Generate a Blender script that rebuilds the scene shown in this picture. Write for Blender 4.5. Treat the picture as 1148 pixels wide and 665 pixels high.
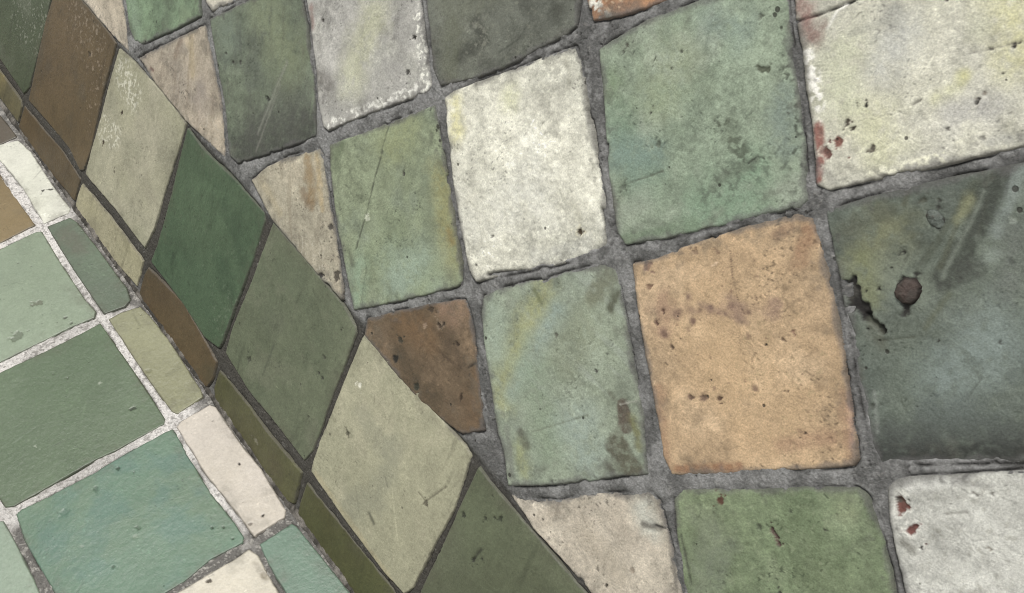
import bpy, math
import numpy as np
from mathutils import Matrix, Vector

for o in list(bpy.data.objects):
    bpy.data.objects.remove(o)
S = bpy.context.scene
COL = S.collection

# ------------------------------------------------------------------ camera
U = 0.1                                   # one tile pitch = 10 cm
F_PX, PW, PH = 1375.8, 1148.0, 665.0
RW = np.array([[-0.59313448, -0.59471444, 0.54268428],
               [-0.80161337, 0.49893217, -0.32936712],
               [-0.07488326, -0.63038197, -0.77266491]])
CAM = np.array([-6.69105149, 0.6798797, 5.88459279]) * U
cd = bpy.data.cameras.new('camera')
cam = bpy.data.objects.new('camera', cd)
COL.objects.link(cam)
cd.sensor_width = 36.0
cd.lens = 36.0 * F_PX / PW
cd.clip_start = 0.01
cd.clip_end = 500
M = Matrix.Identity(4)
for r in range(3):
    M[r][0], M[r][1], M[r][2], M[r][3] = RW[r, 0], -RW[r, 1], -RW[r, 2], CAM[r]
cam.matrix_world = M
S.camera = cam

# ------------------------------------------------------------------ world, sun, exposure
W = bpy.data.worlds.new('World')
S.world = W
W.use_nodes = True
nt = W.node_tree
nt.nodes.clear()
SUN_EL, SUN_AZ = 82.0, 20.0               # degrees; azimuth measured from +X towards +Y
out = nt.nodes.new('ShaderNodeOutputWorld')
bg = nt.nodes.new('ShaderNodeBackground')
sky = nt.nodes.new('ShaderNodeTexSky')
sky.sky_type = 'NISHITA'
sky.sun_disc = False
sky.sun_elevation = math.radians(SUN_EL)
sky.sun_rotation = math.radians(90.0 - SUN_AZ)
sky.air_density = 1.0
sky.dust_density = 4.0
sky.ozone_density = 0.6
hs = nt.nodes.new('ShaderNodeHueSaturation')
hs.inputs['Saturation'].default_value = 0.08
nt.links.new(sky.outputs[0], hs.inputs['Color'])
nt.links.new(hs.outputs[0], bg.inputs['Color'])
bg.inputs['Strength'].default_value = 0.10
nt.links.new(bg.outputs[0], out.inputs['Surface'])
sl = bpy.data.lights.new('sun', 'SUN')
sl.energy = 2.3
sl.angle = math.radians(8)
sl.color = (1.0, 0.97, 0.92)
so = bpy.data.objects.new('sun', sl)
COL.objects.link(so)
sd = Vector((math.cos(math.radians(SUN_EL)) * math.cos(math.radians(SUN_AZ)),
             math.cos(math.radians(SUN_EL)) * math.sin(math.radians(SUN_AZ)),
             math.sin(math.radians(SUN_EL))))
so.rotation_euler = sd.to_track_quat('Z', 'Y').to_euler()
so.location = sd * 5
S.view_settings.view_transform = 'Standard'
S.view_settings.look = 'None'
S.view_settings.exposure = 0.05
S.view_settings.gamma = 1.0
S.view_settings.use_curve_mapping = False
S.cycles.pixel_filter_type = 'BLACKMAN_HARRIS'
S.cycles.filter_width = 1.0

# ------------------------------------------------------------------ the two planes
# floor: z = 0, y > 0.  wall: leans back from the edge line y = z = 0.
WALL_T = np.array([0.0, -0.531931626, 0.846787308])     # up the wall
WALL_N = np.array([0.0, 0.846787308, 0.531931626])
FLOOR_T = np.array([0.0, 1.0, 0.0])
FLOOR_N = np.array([0.0, 0.0, 1.0])
XA = np.array([1.0, 0.0, 0.0])
PL = {'floor': (XA, FLOOR_T, FLOOR_N), 'wall': (XA, WALL_T, WALL_N)}


def px(plane, pts):
    """photo point -> millimetres (s, t) on one of the two planes"""
    pts = np.atleast_2d(np.array(pts, float))
    a, b, n = PL[plane]
    d = np.stack([(pts[:, 0] - PW / 2) / F_PX, (pts[:, 1] - PH / 2) / F_PX, np.ones(len(pts))], 1) @ RW.T
    k = -(CAM @ n) / (d @ n)
    P = CAM + d * k[:, None]
    return np.stack([P @ a, P @ b], 1) * 1000.0


def to_px(plane, st):
    a, b, n = PL[plane]
    P = (st[:, :1] * a + st[:, 1:2] * b) / 1000.0 - CAM
    c = P @ RW
    return np.stack([PW / 2 + F_PX * c[:, 0] / c[:, 2], PH / 2 + F_PX * c[:, 1] / c[:, 2]], 1)


# ------------------------------------------------------------------ noise
NTAB = np.random.default_rng(77).uniform(-1, 1, 512 * 512).astype(np.float32)


def vnoise(x, y, seed=0):
    xf, yf = np.floor(x), np.floor(y)
    fx, fy = (x - xf).astype(np.float32), (y - yf).astype(np.float32)
    xi = (xf.astype(np.int32) + (seed * 197 + 31)) & 511
    yi = (yf.astype(np.int32) + (seed * 331 + 57)) & 511
    x1, y1 = (xi + 1) & 511, ((yi + 1) & 511) << 9
    yi <<= 9
    fx = fx * fx * (3 - 2 * fx)
    fy = fy * fy * (3 - 2 * fy)
    a = NTAB[yi + xi]
    a += (NTAB[yi + x1] - a) * fx
    b = NTAB[y1 + xi]
    b += (NTAB[y1 + x1] - b) * fx
    return a + (b - a) * fy


def fbm(x, y, scale, octaves=4, seed=0, gain=0.5):
    """scale = size in mm of the largest lumps; result about -1..1"""
    s = np.zeros(x.shape)
    amp, tot, f = 1.0, 0.0, 1.0 / scale
    for k in range(octaves):
        c, sn = math.cos(0.7 * k + seed), math.sin(0.7 * k + seed)
        s += amp * vnoise((x * c - y * sn) * f + 17.3 * k, (x * sn + y * c) * f - 9.1 * k, seed * 7 + k)
        tot += amp
        amp *= gain
        f *= 2.03
    return s / tot * 1.5


def sstep(e0, e1, v):
    t = np.clip((v - e0) / (e1 - e0), 0, 1)
    return t * t * (3 - 2 * t)


SAT = [.88]                                  # the glazes are greyed


def lin(c):
    c = np.array(c, float) / 255.0
    c = np.where(c <= 0.04045, c / 12.92, ((c + 0.055) / 1.055) ** 2.4)
    g = (c * np.array([.3, .55, .15])).sum(-1, keepdims=True)
    return g + (c - g) * SAT[0]


def sdf(poly, x, y):
    d = np.full(x.shape, 1e18)
    s = np.ones(x.shape)
    n = len(poly)
    for i in range(n):
        ax, ay = poly[i]
        bx, by = poly[(i + 1) % n]
        ex, ey = bx - ax, by - ay
        wx, wy = x - ax, y - ay
        t = np.clip((wx * ex + wy * ey) / (ex * ex + ey * ey + 1e-12), 0, 1)
        dx, dy = wx - ex * t, wy - ey * t
        d = np.minimum(d, dx * dx + dy * dy)
        c1, c2, c3 = y >= ay, y < by, ex * wy > ey * wx
        flip = (c1 & c2 & c3) | (~c1 & ~c2 & ~c3)
        s = np.where(flip, -s, s)
    return s * np.sqrt(d)


def round_corners(P, r):
    out = []
    n = len(P)
    for i in range(n):
        a, b, c = P[i - 1], P[i], P[(i + 1) % n]
        u, v = a - b, c - b
        lu, lv = np.linalg.norm(u), np.linalg.norm(v)
        ru, rv = min(r, lu * .4), min(r, lv * .4)
        p0, p2 = b + u / lu * ru, b + v / lv * rv
        for t in (0, .33, .67, 1):
            out.append((1 - t) ** 2 * p0 + 2 * t * (1 - t) * b + t * t * p2)
    return np.array(out)


def grow(P, r):
    """move every side of the outline outwards by r, keeping the corners sharp"""
    P = np.array(P, float)
    n = len(P)
    ar = sum(P[i][0] * P[(i + 1) % n][1] - P[i][1] * P[(i + 1) % n][0] for i in range(n))
    sg = 1 if ar > 0 else -1
    out = []
    for i in range(n):
        u, v = P[i] - P[i - 1], P[(i + 1) % n] - P[i]
        u, v = u / (np.linalg.norm(u) + 1e-9), v / (np.linalg.norm(v) + 1e-9)
        nu, nv = np.array([u[1], -u[0]]) * sg, np.array([v[1], -v[0]]) * sg
        m = nu + nv
        l2 = max(m @ m, 1.0)
        out.append(P[i] + m * 2 * r / l2)
    return np.array(out)


def seg_d(x, y, p, q):
    ex, ey = q[0] - p[0], q[1] - p[1]
    t = np.clip(((x - p[0]) * ex + (y - p[1]) * ey) / (ex * ex + ey * ey + 1e-9), 0, 1)
    return np.hypot(x - p[0] - ex * t, y - p[1] - ey * t)


# ------------------------------------------------------------------ materials
def make_mat(name, rough, rough_var, grain, grain_scale, bump, bump_scale, spec=0.4, pits=0.0, brush=0.0):
    m = bpy.data.materials.new(name)
    m.use_nodes = True
    t = m.node_tree
    N, L = t.nodes, t.links
    b = N['Principled BSDF']
    at = N.new('ShaderNodeAttribute')
    at.attribute_name = 'pigment'
    tc = N.new('ShaderNodeTexCoord')
    n1 = N.new('ShaderNodeTexNoise')
    n1.inputs['Scale'].default_value = grain_scale
    n1.inputs['Detail'].default_value = 6
    n1.inputs['Roughness'].default_value = 0.7
    L.new(tc.outputs['Object'], n1.inputs['Vector'])
    mr = N.new('ShaderNodeMapRange')
    mr.inputs['From Min'].default_value = 0.3
    mr.inputs['From Max'].default_value = 0.7
    mr.inputs['To Min'].default_value = 1 - grain
    mr.inputs['To Max'].default_value = 1 + grain
    L.new(n1.outputs['Fac'], mr.inputs['Value'])
    mul = N.new('ShaderNodeVectorMath')
    mul.operation = 'MULTIPLY'
    L.new(at.outputs['Color'], mul.inputs[0])
    L.new(mr.outputs[0], mul.inputs[1])
    colour = mul.outputs[0]
    n2 = N.new('ShaderNodeTexNoise')
    n2.inputs['Scale'].default_value = bump_scale
    n2.inputs['Detail'].default_value = 8
    n2.inputs['Roughness'].default_value = 0.65
    L.new(tc.outputs['Object'], n2.inputs['Vector'])
    height = n2.outputs['Fac']
    if brush:                              # fine directional brush / trowel lines
        mp = N.new('ShaderNodeMapping')
        mp.inputs['Scale'].default_value = (1.0, 9.0, 9.0)
        mp.inputs['Rotation'].default_value = (0, 0, 0.5)
        L.new(tc.outputs['Object'], mp.inputs['Vector'])
        n3 = N.new('ShaderNodeTexNoise')
        n3.inputs['Scale'].default_value = 120
        n3.inputs['Detail'].default_value = 4
        L.new(mp.outputs[0], n3.inputs['Vector'])
        ma = N.new('ShaderNodeMath')
        ma.operation = 'MULTIPLY_ADD'
        ma.inputs[1].default_value = brush
        L.new(n3.outputs['Fac'], ma.inputs[0])
        L.new(height, ma.inputs[2])
        height = ma.outputs[0]
    if pits:                               # pin holes and dark grains
        vo = N.new('ShaderNodeTexVoronoi')
        vo.inputs['Scale'].default_value = 160
        vo.inputs['Randomness'].default_value = 1
        L.new(tc.outputs['Object'], vo.inputs['Vector'])
        gate = N.new('ShaderNodeTexNoise')
        gate.inputs['Scale'].default_value = 45
        L.new(tc.outputs['Object'], gate.inputs['Vector'])
        sub = N.new('ShaderNodeMapRange')  # radius of the pit follows the gate
        sub.inputs['From Min'].default_value = 0.5
        sub.inputs['From Max'].default_value = 0.75
        sub.inputs['To Min'].default_value = 0.0
        sub.inputs['To Max'].default_value = 0.24
        L.new(gate.outputs['Fac'], sub.inputs['Value'])
        lt = N.new('ShaderNodeMath')
        lt.operation = 'SUBTRACT'
        L.new(sub.outputs[0], lt.inputs[0])
        L.new(vo.outputs['Distance'], lt.inputs[1])
        sm = N.new('ShaderNodeMapRange')
        sm.inputs['From Min'].default_value = 0.0
        sm.inputs['From Max'].default_value = 0.06
        sm.inputs['To Min'].default_value = 0.0
        sm.inputs['To Max'].default_value = pits
        L.new(lt.outputs[0], sm.inputs['Value'])
        mix = N.new('ShaderNodeMix')
        mix.data_type = 'RGBA'
        L.new(sm.outputs[0], mix.inputs[0])
        L.new(colour, mix.inputs[6])
        mix.inputs[7].default_value = (0.03, 0.028, 0.022, 1)
        colour = mix.outputs[2]
        hsb = N.new('ShaderNodeMath')
        hsb.operation = 'SUBTRACT'
        L.new(height, hsb.inputs[0])
        L.new(sm.outputs[0], hsb.inputs[1])
        height = hsb.outputs[0]
    L.new(colour, b.inputs['Base Color'])
    rr = N.new('ShaderNodeMapRange')
    rr.inputs['From Min'].default_value = 0.3
    rr.inputs['From Max'].default_value = 0.7
    rr.inputs['To Min'].default_value = rough - rough_var
    rr.inputs['To Max'].default_value = rough + rough_var
    L.new(n1.outputs['Fac'], rr.inputs['Value'])
    ra = N.new('ShaderNodeAttribute')
    ra.attribute_name = 'dull'
    mx = N.new('ShaderNodeMath')
    mx.operation = 'MAXIMUM'
    L.new(rr.outputs[0], mx.inputs[0])
    L.new(ra.outputs['Fac'], mx.inputs[1])
    L.new(mx.outputs[0], b.inputs['Roughness'])
    b.inputs['Specular IOR Level'].default_value = spec
    bp = N.new('ShaderNodeBump')
    bp.inputs['Strength'].default_value = 1.0
    bp.inputs['Distance'].default_value = bump
    L.new(height, bp.inputs['Height'])
    L.new(bp.outputs[0], b.inputs['Normal'])
    return m


MAT = {
    'floor_glaze': make_mat('floor_glaze', .38, .08, .10, 900, .0004, 330, .5, .35),
    'border_glaze': make_mat('border_glaze', .42, .10, .20, 1100, .0004, 500, .4, .5),
    'worn_glaze': make_mat('worn_glaze', .56, .12, .27, 1300, .00042, 700, .35, .8),
    'mortar': make_mat('mortar', .95, .03, .34, 800, .0014, 560, .15, .5),
    'floor_mortar': make_mat('floor_mortar', .95, .03, .35, 700, .0020, 520, .15, .3),
    'clay': make_mat('clay', .8, .05, .25, 300, .0008, 300, .2, .3),
}


# ------------------------------------------------------------------ mesh helpers
def grid_object(name, plane, s, t, z, keep, pig, dull, mat, origin, bottom=None, parent=None):
    """s, t, z: 2-D arrays in mm on the plane; keep: vertices to keep; origin: (s, t) mm of the object's base"""
    a, b, n = PL[plane]
    ny, nx = s.shape
    q = keep[:-1, :-1] & keep[1:, :-1] & keep[:-1, 1:] & keep[1:, 1:]
    idx = np.arange(ny * nx).reshape(ny, nx)
    f = np.stack([idx[:-1, :-1][q], idx[:-1, 1:][q], idx[1:, 1:][q], idx[1:, :-1][q]], 1)
    if plane == 'wall' or plane == 'floor':
        side = np.cross(a, b) @ n
        if side < 0:
            f = f[:, ::-1]
    used = np.zeros(ny * nx, bool)
    used[f.ravel()] = True
    remap = np.cumsum(used) - 1
    f = remap[f]
    ss, tt, zz = s.ravel()[used], t.ravel()[used], z.ravel()[used]
    O = (origin[0] * a + origin[1] * b) / 1000.0
    P = (ss[:, None] * a + tt[:, None] * b + zz[:, None] * n) / 1000.0 - O
    pg = pig.reshape(-1, 3)[used]
    dl = dull.ravel()[used]
    nv = len(P)
    extra = 0
    if bottom is not None:
        bp, bz = bottom
        Q = (bp[:, :1] * a + bp[:, 1:2] * b + bz * n) / 1000.0 - O
        P = np.vstack([P, Q])
        pg = np.vstack([pg, np.repeat(pg[:1], len(Q), 0)])
        dl = np.concatenate([dl, np.full(len(Q), .9)])
        extra = len(Q)
    me = bpy.data.meshes.new(name)
    me.vertices.add(len(P))
    me.vertices.foreach_set('co', P.ravel())
    nl = f.size + extra
    me.loops.add(nl)
    lv = f.ravel()
    if extra:
        lv = np.concatenate([lv, np.arange(nv, nv + extra)])
    me.loops.foreach_set('vertex_index', lv.astype(np.int32))
    st_ = np.arange(0, f.size, 4)
    if extra:
        st_ = np.concatenate([st_, [f.size]])
    me.polygons.add(len(st_))
    me.polygons.foreach_set('loop_start', st_.astype(np.int32))
    me.update(calc_edges=True)
    me.validate()
    at = me.attributes.new('pigment', 'FLOAT_COLOR', 'POINT')
    at.data.foreach_set('color', np.hstack([np.clip(pg, 0.002, .95), np.ones((len(pg), 1))]).ravel().astype(np.float32))
    ad = me.attributes.new('dull', 'FLOAT', 'POINT')
    ad.data.foreach_set('value', dl.astype(np.float32))
    me.polygons.foreach_set('use_smooth', np.ones(len(me.polygons), bool))
    me.materials.append(MAT[mat])
    o = bpy.data.objects.new(name, me)
    COL.objects.link(o)
    if parent:
        o.parent = parent
        pa = parent['_o']
        o.location = Vector(O) - Vector(pa)
    else:
        o.location = Vector(O)
        o['_o'] = list(O)
    return o


# ------------------------------------------------------------------ tile catalogue
# every entry: kind, outline in photo points, colours, height, features
#   kind F = floor glaze, B = border glaze (wall), W = worn wall tile
TILES = []
KF, KW = .63, 1.08                          # photo brightness -> base colour, floor and wall


def T(kind, poly, cols, label, feats=(), h=0.0, relief=1.0, cat='tile', tilt=(0, 0), streak=None, edge=1.0):
    TILES.append(dict(kind=kind, poly=poly, cols=cols, label=label, feats=feats, h=h, relief=relief,
                      tilt=tilt, streak=streak, edge=edge))


# feature: (kind, points, radius px, colour or None, strength, extra)
#   'stain' soft patch along a polyline; 'spot' crisp chip with recess; 'crack' thin groove; 'speck' cluster of specks
DK = (58, 55, 50)
# --- floor (left)
T('F', [(18,154),(0,131),(-40,75),(-80,95),(-18,166),(0,162)], [(110,100,85)], 'brown grey floor tile at the top left corner beside the border')
T('F', [(20,159),(34,172),(58,209),(78,235),(76,239),(50,250),(26,209),(0,178),(-10,168),(0,164)], [(252,252,236),(248,249,230)], 'bright white narrow floor tile beside the brown border strip',
  [('spot',[(48,214)],2,(60,60,50),.9),('spot',[(57,213)],1.6,(60,60,50),.9)])
T('F', [(38,253),(0,272),(-120,330),(-185,240),(-30,160),(0,198)], [(150,130,90),(158,138,98)], 'tan brown floor tile with fine ripples at the left edge of the picture', relief=2.4)
T('F', [(46,261),(40,262),(0,281),(-120,338),(-62,436),(0,406),(26,393),(78,367),(105,356),(106,350),(94,337),(65,293)], [(158,174,148),(164,180,155)],
  'pale grey green floor tile between the tan tile and the mid green tile',
  [('spot',[(43,340)],3,(120,125,105),.8),('spot',[(20,378)],4,(110,120,100),.7),('spot',[(73,357)],2,(80,85,70),.8),('spot',[(80,363)],1.5,(80,85,70),.8)])
T('F', [(55,255),(78,246),(86,251),(110,282),(141,324),(145,337),(140,343),(118,351),(105,333),(78,293)], [(112,126,106),(118,135,112)],
  'narrow grey green floor tile beside the sand coloured border strip', [('stain',[(75,262),(90,280)],9,(118,112,98),.45)])
T('F', [(112,364),(105,368),(52,395),(0,420),(-58,450),(-30,500),(0,556),(7,568),(16,567),(52,547),(105,516),(131,504),(183,475),(184,471),(167,445),(141,406)],
  [(108,128,98),(114,133,104)], 'mid green floor tile, the largest green one at the left edge',
  [('spot',[(148,459)],2.4,(70,80,65),.9),('spot',[(112,430)],1.3,(180,190,170),.8,{'deep':.1}),('spot',[(40,501)],1.2,(175,185,165),.9,{'deep':.1}),
   ('crack',[(15,498),(40,480)],.5,(140,155,135),.6,{'deep':.05}),('speck',[(60,470)],60,(150,165,145),.35,{'thr':.75})])
T('F', [(124,359),(136,352),(157,346),(167,356),(188,382),(225,440),(226,445),(199,463),(194,461),(167,424),(141,385)], [(164,164,128),(168,168,134)],
  'narrow pale olive floor tile beside the brown border strip',
  [('crack',[(149,352),(157,365)],1.0,(125,125,95),.5,{'deep':.05}),('spot',[(168,417)],2.4,(140,140,108),.7),('stain',[(190,420),(200,412)],4,(140,140,108),.5)])
T('F', [(170,495),(186,486),(193,483),(199,492),(209,512),(235,554),(262,588),(272,603),(271,608),(235,627),(207,651),(183,665),(100,714),(92,715),(63,664),(42,627),(29,606),(20,577),(24,573),(52,560),(105,533),(144,509)],
  [(116,148,124),(124,150,124),(110,144,128)], 'blue green floor tile at the bottom left, below the mid green one', relief=1.5,
  feats=[('spot',[(132,526)],1.8,(70,95,78),.9),('spot',[(108,548)],3,(90,115,98),.7),('spot',[(156,592)],2.2,(85,105,85),.7),('spot',[(152,602)],3.2,(150,165,145),.5,{'deep':.2}),
   ('spot',[(238,592)],1.6,(60,80,60),.9),('spot',[(251,592)],1.6,(60,80,60),.9),('spot',[(261,604)],1.4,(60,80,60),.9),('spot',[(92,613)],1.8,(165,180,165),.7,{'deep':.1}),
   ('spot',[(127,636)],1.6,(85,105,85),.7),('spot',[(73,575)],4,(100,130,112),.6)])
T('F', [(200,479),(204,474),(235,456),(241,458),(272,503),(292,528),(319,573),(318,580),(288,598),(286,600),(269,577),(235,535),(212,499)], [(236,226,212),(230,220,203)],
  'pinkish white narrow floor tile beside the olive border strip',
  [('spot',[(269,521)],1.7,(60,55,48),1),('spot',[(295,579)],1.7,(60,55,48),1),('spot',[(281,588)],1.8,(130,120,108),.8)])
T('F', [(293,611),(327,589),(332,592),(356,622),(385,658),(430,718),(385,745),(345,697),(322,664),(304,635)], [(120,150,129),(124,154,134)],
  'narrow teal floor tile at the bottom, beside the dark olive strip')
T('F', [(279,618),(288,624),(306,658),(330,695),(375,765),(190,860),(112,715),(204,664),(235,645),(262,630)], [(238,230,210),(238,231,214)],
  'cream floor tile cut by the bottom edge of the picture', [('spot',[(234,652)],3,(75,65,52),.9),('spot',[(296,646)],4,(160,150,130),.6),('stain',[(285,632),(300,650)],4,(170,160,140),.5)])
T('F', [(3,586),(16,609),(31,640),(43,665),(80,722),(-110,800),(-170,665),(-10,588)], [(163,182,160)], 'pale green floor tile in the bottom left corner')
# --- border strips
T('B', [(24,113),(25,120),(21,136),(0,108),(-40,52),(-36,28),(0,80)], [(116,106,66),(95,90,62)], 'olive border strip at the left edge, topmost of the strips')
T('B', [(28,120),(52,149),(71,171),(90,201),(84,224),(60,196),(39,170),(22,142)], [(93,77,49),(80,66,42)], 'brown border strip below the large brown border tile')
T('B', [(93,207),(126,246),(161,293),(154,320),(123,285),(86,233),(88,221)], [(168,162,126),(160,154,124)], 'sand coloured border strip with worn edges', [('speck',[(125,270)],30,(130,122,92),.5)], edge=1.3)
T('B', [(167,301),(207,341),(243,406),(239,424),(233,433),(228,430),(204,401),(162,338),(158,328),(163,308)], [(90,74,48),(80,64,40)], 'brown border strip below the deep green border tile',
  [('stain',[(235,420)],10,(75,68,44),.6)])
T('B', [(247,416),(277,453),(300,484),(338,530),(330,564),(319,559),(280,499),(272,497),(242,448),(241,436)], [(84,84,50),(78,76,46)], 'olive border strip with pale flecks beside the pinkish white floor tile',
  [('spot',[(288,493)],2,(130,125,105),.7,{'deep':.1}),('stain',[(310,520)],14,(72,62,40),.4)])
T('B', [(345,543),(372,577),(406,619),(440,661),(455,690),(448,725),(435,715),(395,664),(366,627),(335,577),(338,564)], [(79,81,45),(74,72,40)], 'dark olive border strip at the bottom beside the teal floor tile')
# --- large border tiles
FL = (128,130,108)
T('B', [(27,104),(33,98),(50,31),(64,-32),(2,-108),(-32,22),(0,64)], [(72,84,60),(66,78,56),(80,90,70)], 'moss green border tile in the top left corner',
  [('speck',[(28,12),(45,30)],26,(135,140,122),.7,{'thr':.35}),('stain',[(30,5)],15,(98,106,86),.5)])
T('B', [(33,112),(52,26),(60,0),(68,-27),(92,0),(112,25),(130,49),(115,105),(101,170),(94,190),(90,190),(78,165),(55,137)], [(97,81,54),(90,75,48),(86,75,55)],
  'dark brown border tile with pale flecks, near the top left corner',
  [('speck',[(85,25),(110,60),(105,130)],20,(150,132,108),.6,{'thr':.45}),('speck',[(90,20),(110,45)],14,(150,135,112),.5,{'thr':.3}),('spot',[(101,61)],1.5,DK,.6)])
T('B', [(135,56),(126,86),(115,131),(103,173),(98,195),(131,235),(163,277),(173,256),(188,204),(199,170),(208,139),(180,102),(146,65)], [(160,158,130),(166,162,138),(152,150,126)],
  'cream border tile with white flecks between the brown and the deep green tile',
  [('speck',[(140,85),(150,105)],16,(205,203,180),.9,{'thr':.15}),('speck',[(118,145),(128,152)],14,(205,203,180),.9,{'thr':.2}),('spot',[(138,126)],1.6,(70,60,45),1),('spot',[(117,159)],1.5,(70,60,45),1),
   ('spot',[(129,193)],1.6,(80,75,60),.8),('stain',[(165,215),(170,225)],9,(140,135,112),.4)])
T('B', [(211,145),(230,170),(262,201),(296,239),(297,248),(283,293),(264,343),(250,383),(246,389),(230,377),(207,340),(171,293),(178,275),(194,217),(204,173)],
  [(68,90,64),(76,98,70),(60,82,58)], 'deep green speckled border tile, the darkest green in the border',
  [('speck',[(220,240),(250,310)],45,(92,112,84),.45,{'thr':.5}),('speck',[(265,345),(250,360)],20,(110,125,100),.5,{'thr':.5}),('speck',[(215,270)],60,(45,58,42),.5,{'thr':.6})])
T('B', [(307,251),(332,280),(385,343),(398,367),(399,373),(387,406),(369,453),(351,504),(341,515),(328,498),(304,466),(280,437),(255,395),(262,369),(277,333),(283,319),(296,282)],
  [(101,109,84),(95,104,80),(110,115,92)], 'olive green border tile in the middle, right of the deep green one',
  [('crack',[(308,388),(296,420)],1.2,(78,84,66),.6,{'deep':.1}),('crack',[(318,356),(302,410)],1.5,(84,90,70),.35,{'deep':.05}),('spot',[(358,418)],2,(60,62,50),.9),('spot',[(362,424)],1.8,(60,62,50),.9),
   ('spot',[(364,400)],1.6,(66,68,54),.8),('spot',[(383,370)],1.6,(66,68,54),.8),('spot',[(346,467)],1.6,(66,68,54),.8),('spot',[(281,403)],2,(66,68,54),.8),('stain',[(310,360)],16,(86,92,74),.35)])
T('B', [(409,377),(437,406),(479,453),(521,501),(527,512),(526,517),(510,567),(481,622),(463,658),(454,664),(429,637),(385,577),(351,528),(352,521),(361,494),(385,435),(403,390)],
  [(165,163,134),(158,156,128),(172,168,140)], 'large cream border tile below the dark brown wall tile',
  [('spot',[(404,432)],3,(220,218,198),.9,{'deep':.15}),('spot',[(391,486)],2,(80,78,60),.9),('crack',[(389,480),(392,490)],1,(90,88,68),.8),('crack',[(415,576),(420,586)],2.2,(92,92,74),.9),
   ('crack',[(432,535),(435,546)],1.1,(90,88,70),.8),('spot',[(478,564)],2.2,(80,76,58),.9),('crack',[(478,562),(500,546)],.9,(100,96,76),.7),('crack',[(478,562),(470,552)],.7,(100,96,76),.6),
   ('stain',[(395,570),(420,560),(445,500)],16,(135,136,114),.5),('stain',[(430,500),(410,470)],14,(145,144,122),.4),('crack',[(405,580),(400,545)],1,(125,124,102),.5,{'deep':.02}),('stain',[(355,530),(400,595),(440,650)],4,(180,165,120),.45)])
T('B', [(538,525),(557,551),(580,577),(610,612),(657,667),(700,718),(660,790),(585,850),(520,760),(462,690),(476,658),(500,609),(517,569)],
  [(92,100,74),(98,104,80)], 'olive green border tile cut by the bottom edge of the picture',
  [('spot',[(521,578)],2.5,(55,60,44),.9),('spot',[(545,581)],2,(55,60,44),.9),('spot',[(555,580)],2,(55,60,44),.9),('spot',[(562,581)],2.4,(55,60,44),.9),('spot',[(531,628)],2.6,(50,52,42),.9),
   ('crack',[(531,628),(540,616)],1.6,(52,55,42),.9),('spot',[(541,627)],2.2,(50,52,42),.9),('spot',[(553,556)],1.6,(60,64,48),.8),('stain',[(480,665),(600,650)],25,(82,88,62),.5)])
# --- worn wall tiles
YE = (168,168,100)
T('W', [(96,0),(60,-45),(131,-50),(138,0),(142,34),(144,55),(128,39)], [(196,183,160),(185,172,148)], 'cream wall tile corner at the top, above the brown border tile')
T('W', [(140,-60),(215,-60),(224,0),(225,16),(190,34),(160,47),(152,44),(146,30),(141,0)], [(112,136,104),(122,148,112),(96,112,88)], 'small looking green wall tile cut by the top edge at the left',
  [('stain',[(150,5),(155,40)],8,(140,165,135),.5),('stain',[(210,20)],12,(130,150,112),.5)])
T('W', [(158,66),(178,56),(230,31),(238,65),(248,118),(252,167),(252,173),(243,165),(209,133),(180,97)], [(168,155,134),(178,164,140),(150,140,124)], 'tan triangular wall tile touching the cream border tile',
  [('stain',[(215,45),(217,80)],7,(168,150,108),.6),('stain',[(225,110)],14,(160,148,138),.5),('stain',[(204,40),(198,65)],4,(125,105,85),.6),('crack',[(170,77),(173,79)],1.5,(120,85,75),.8),('speck',[(235,145)],20,(200,190,170),.5,{'thr':.3})],streak=(70,.5,(130,115,95)))
T('W', [(222,-80),(325,-110),(333,-38),(268,-3),(239,10),(233,0)], [(205,198,178)], 'off white sliver of wall tile at the top edge, left of the middle')
T('W', [(238,24),(264,11),(300,-8),(333,-22),(338,0),(344,34),(349,78),(352,105),(353,150),(330,160),(300,170),(268,180),(260,172),(255,120),(247,75)],
  [(104,116,94),(112,124,100),(92,100,86)], 'grey green wall tile, darkened at its foot, left of the off white tile',
  [('stain',[(275,175),(345,150)],28,(66,68,62),.85),('stain',[(290,140),(340,115)],26,(84,86,78),.6),('glaze',[(300,20),(325,60)],26,(128,138,100),.6),('glaze',[(258,40)],22,(118,134,118),.5),
   ('crack',[(322,70),(290,150)],1.6,(140,142,128),.5,{'deep':.0}),('crack',[(315,95),(288,170)],1.2,(135,135,122),.45,{'deep':.0}),('spot',[(301,110)],2,(45,45,40),.9),('spot',[(255,60)],1.6,DK,.8),('spot',[(262,70)],1.6,DK,.8),('spot',[(270,70)],1.5,DK,.8)],streak=(60,.5,(76,78,70)))
T('W', [(347,0),(343,-28),(466,-85),(470,0),(474,34),(480,71),(483,95),(478,101),(437,116),(400,130),(370,143),(366,140),(360,112),(358,78),(352,39)],
  [(174,172,164),(168,166,158),(184,184,170)], 'off white grey wall tile at the top edge, left of the olive grey one',
  [('glaze',[(420,20),(408,50),(400,75)],20,(194,196,150),.55),('glaze',[(395,95)],18,(200,202,168),.35),('speck',[(470,20),(478,80),(478,98)],9,(235,234,220),.95,{'thr':.0,'lift':.15}),('speck',[(372,140),(400,128),(470,100)],6,(232,231,220),.9,{'thr':.1,'lift':.1}),
   ('spot',[(363,23)],2,DK,.9),('spot',[(464,42)],2,DK,1),('spot',[(458,81)],2.4,DK,1),('stain',[(362,85),(370,95)],9,(110,106,100),.7),('stain',[(408,120)],8,(120,118,112),.6),('stain',[(350,10),(352,30)],4,(150,110,100),.6),('stain',[(420,90),(450,70)],18,(150,148,142),.5)],h=.25,streak=(40,.3,(140,138,130)))
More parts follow.
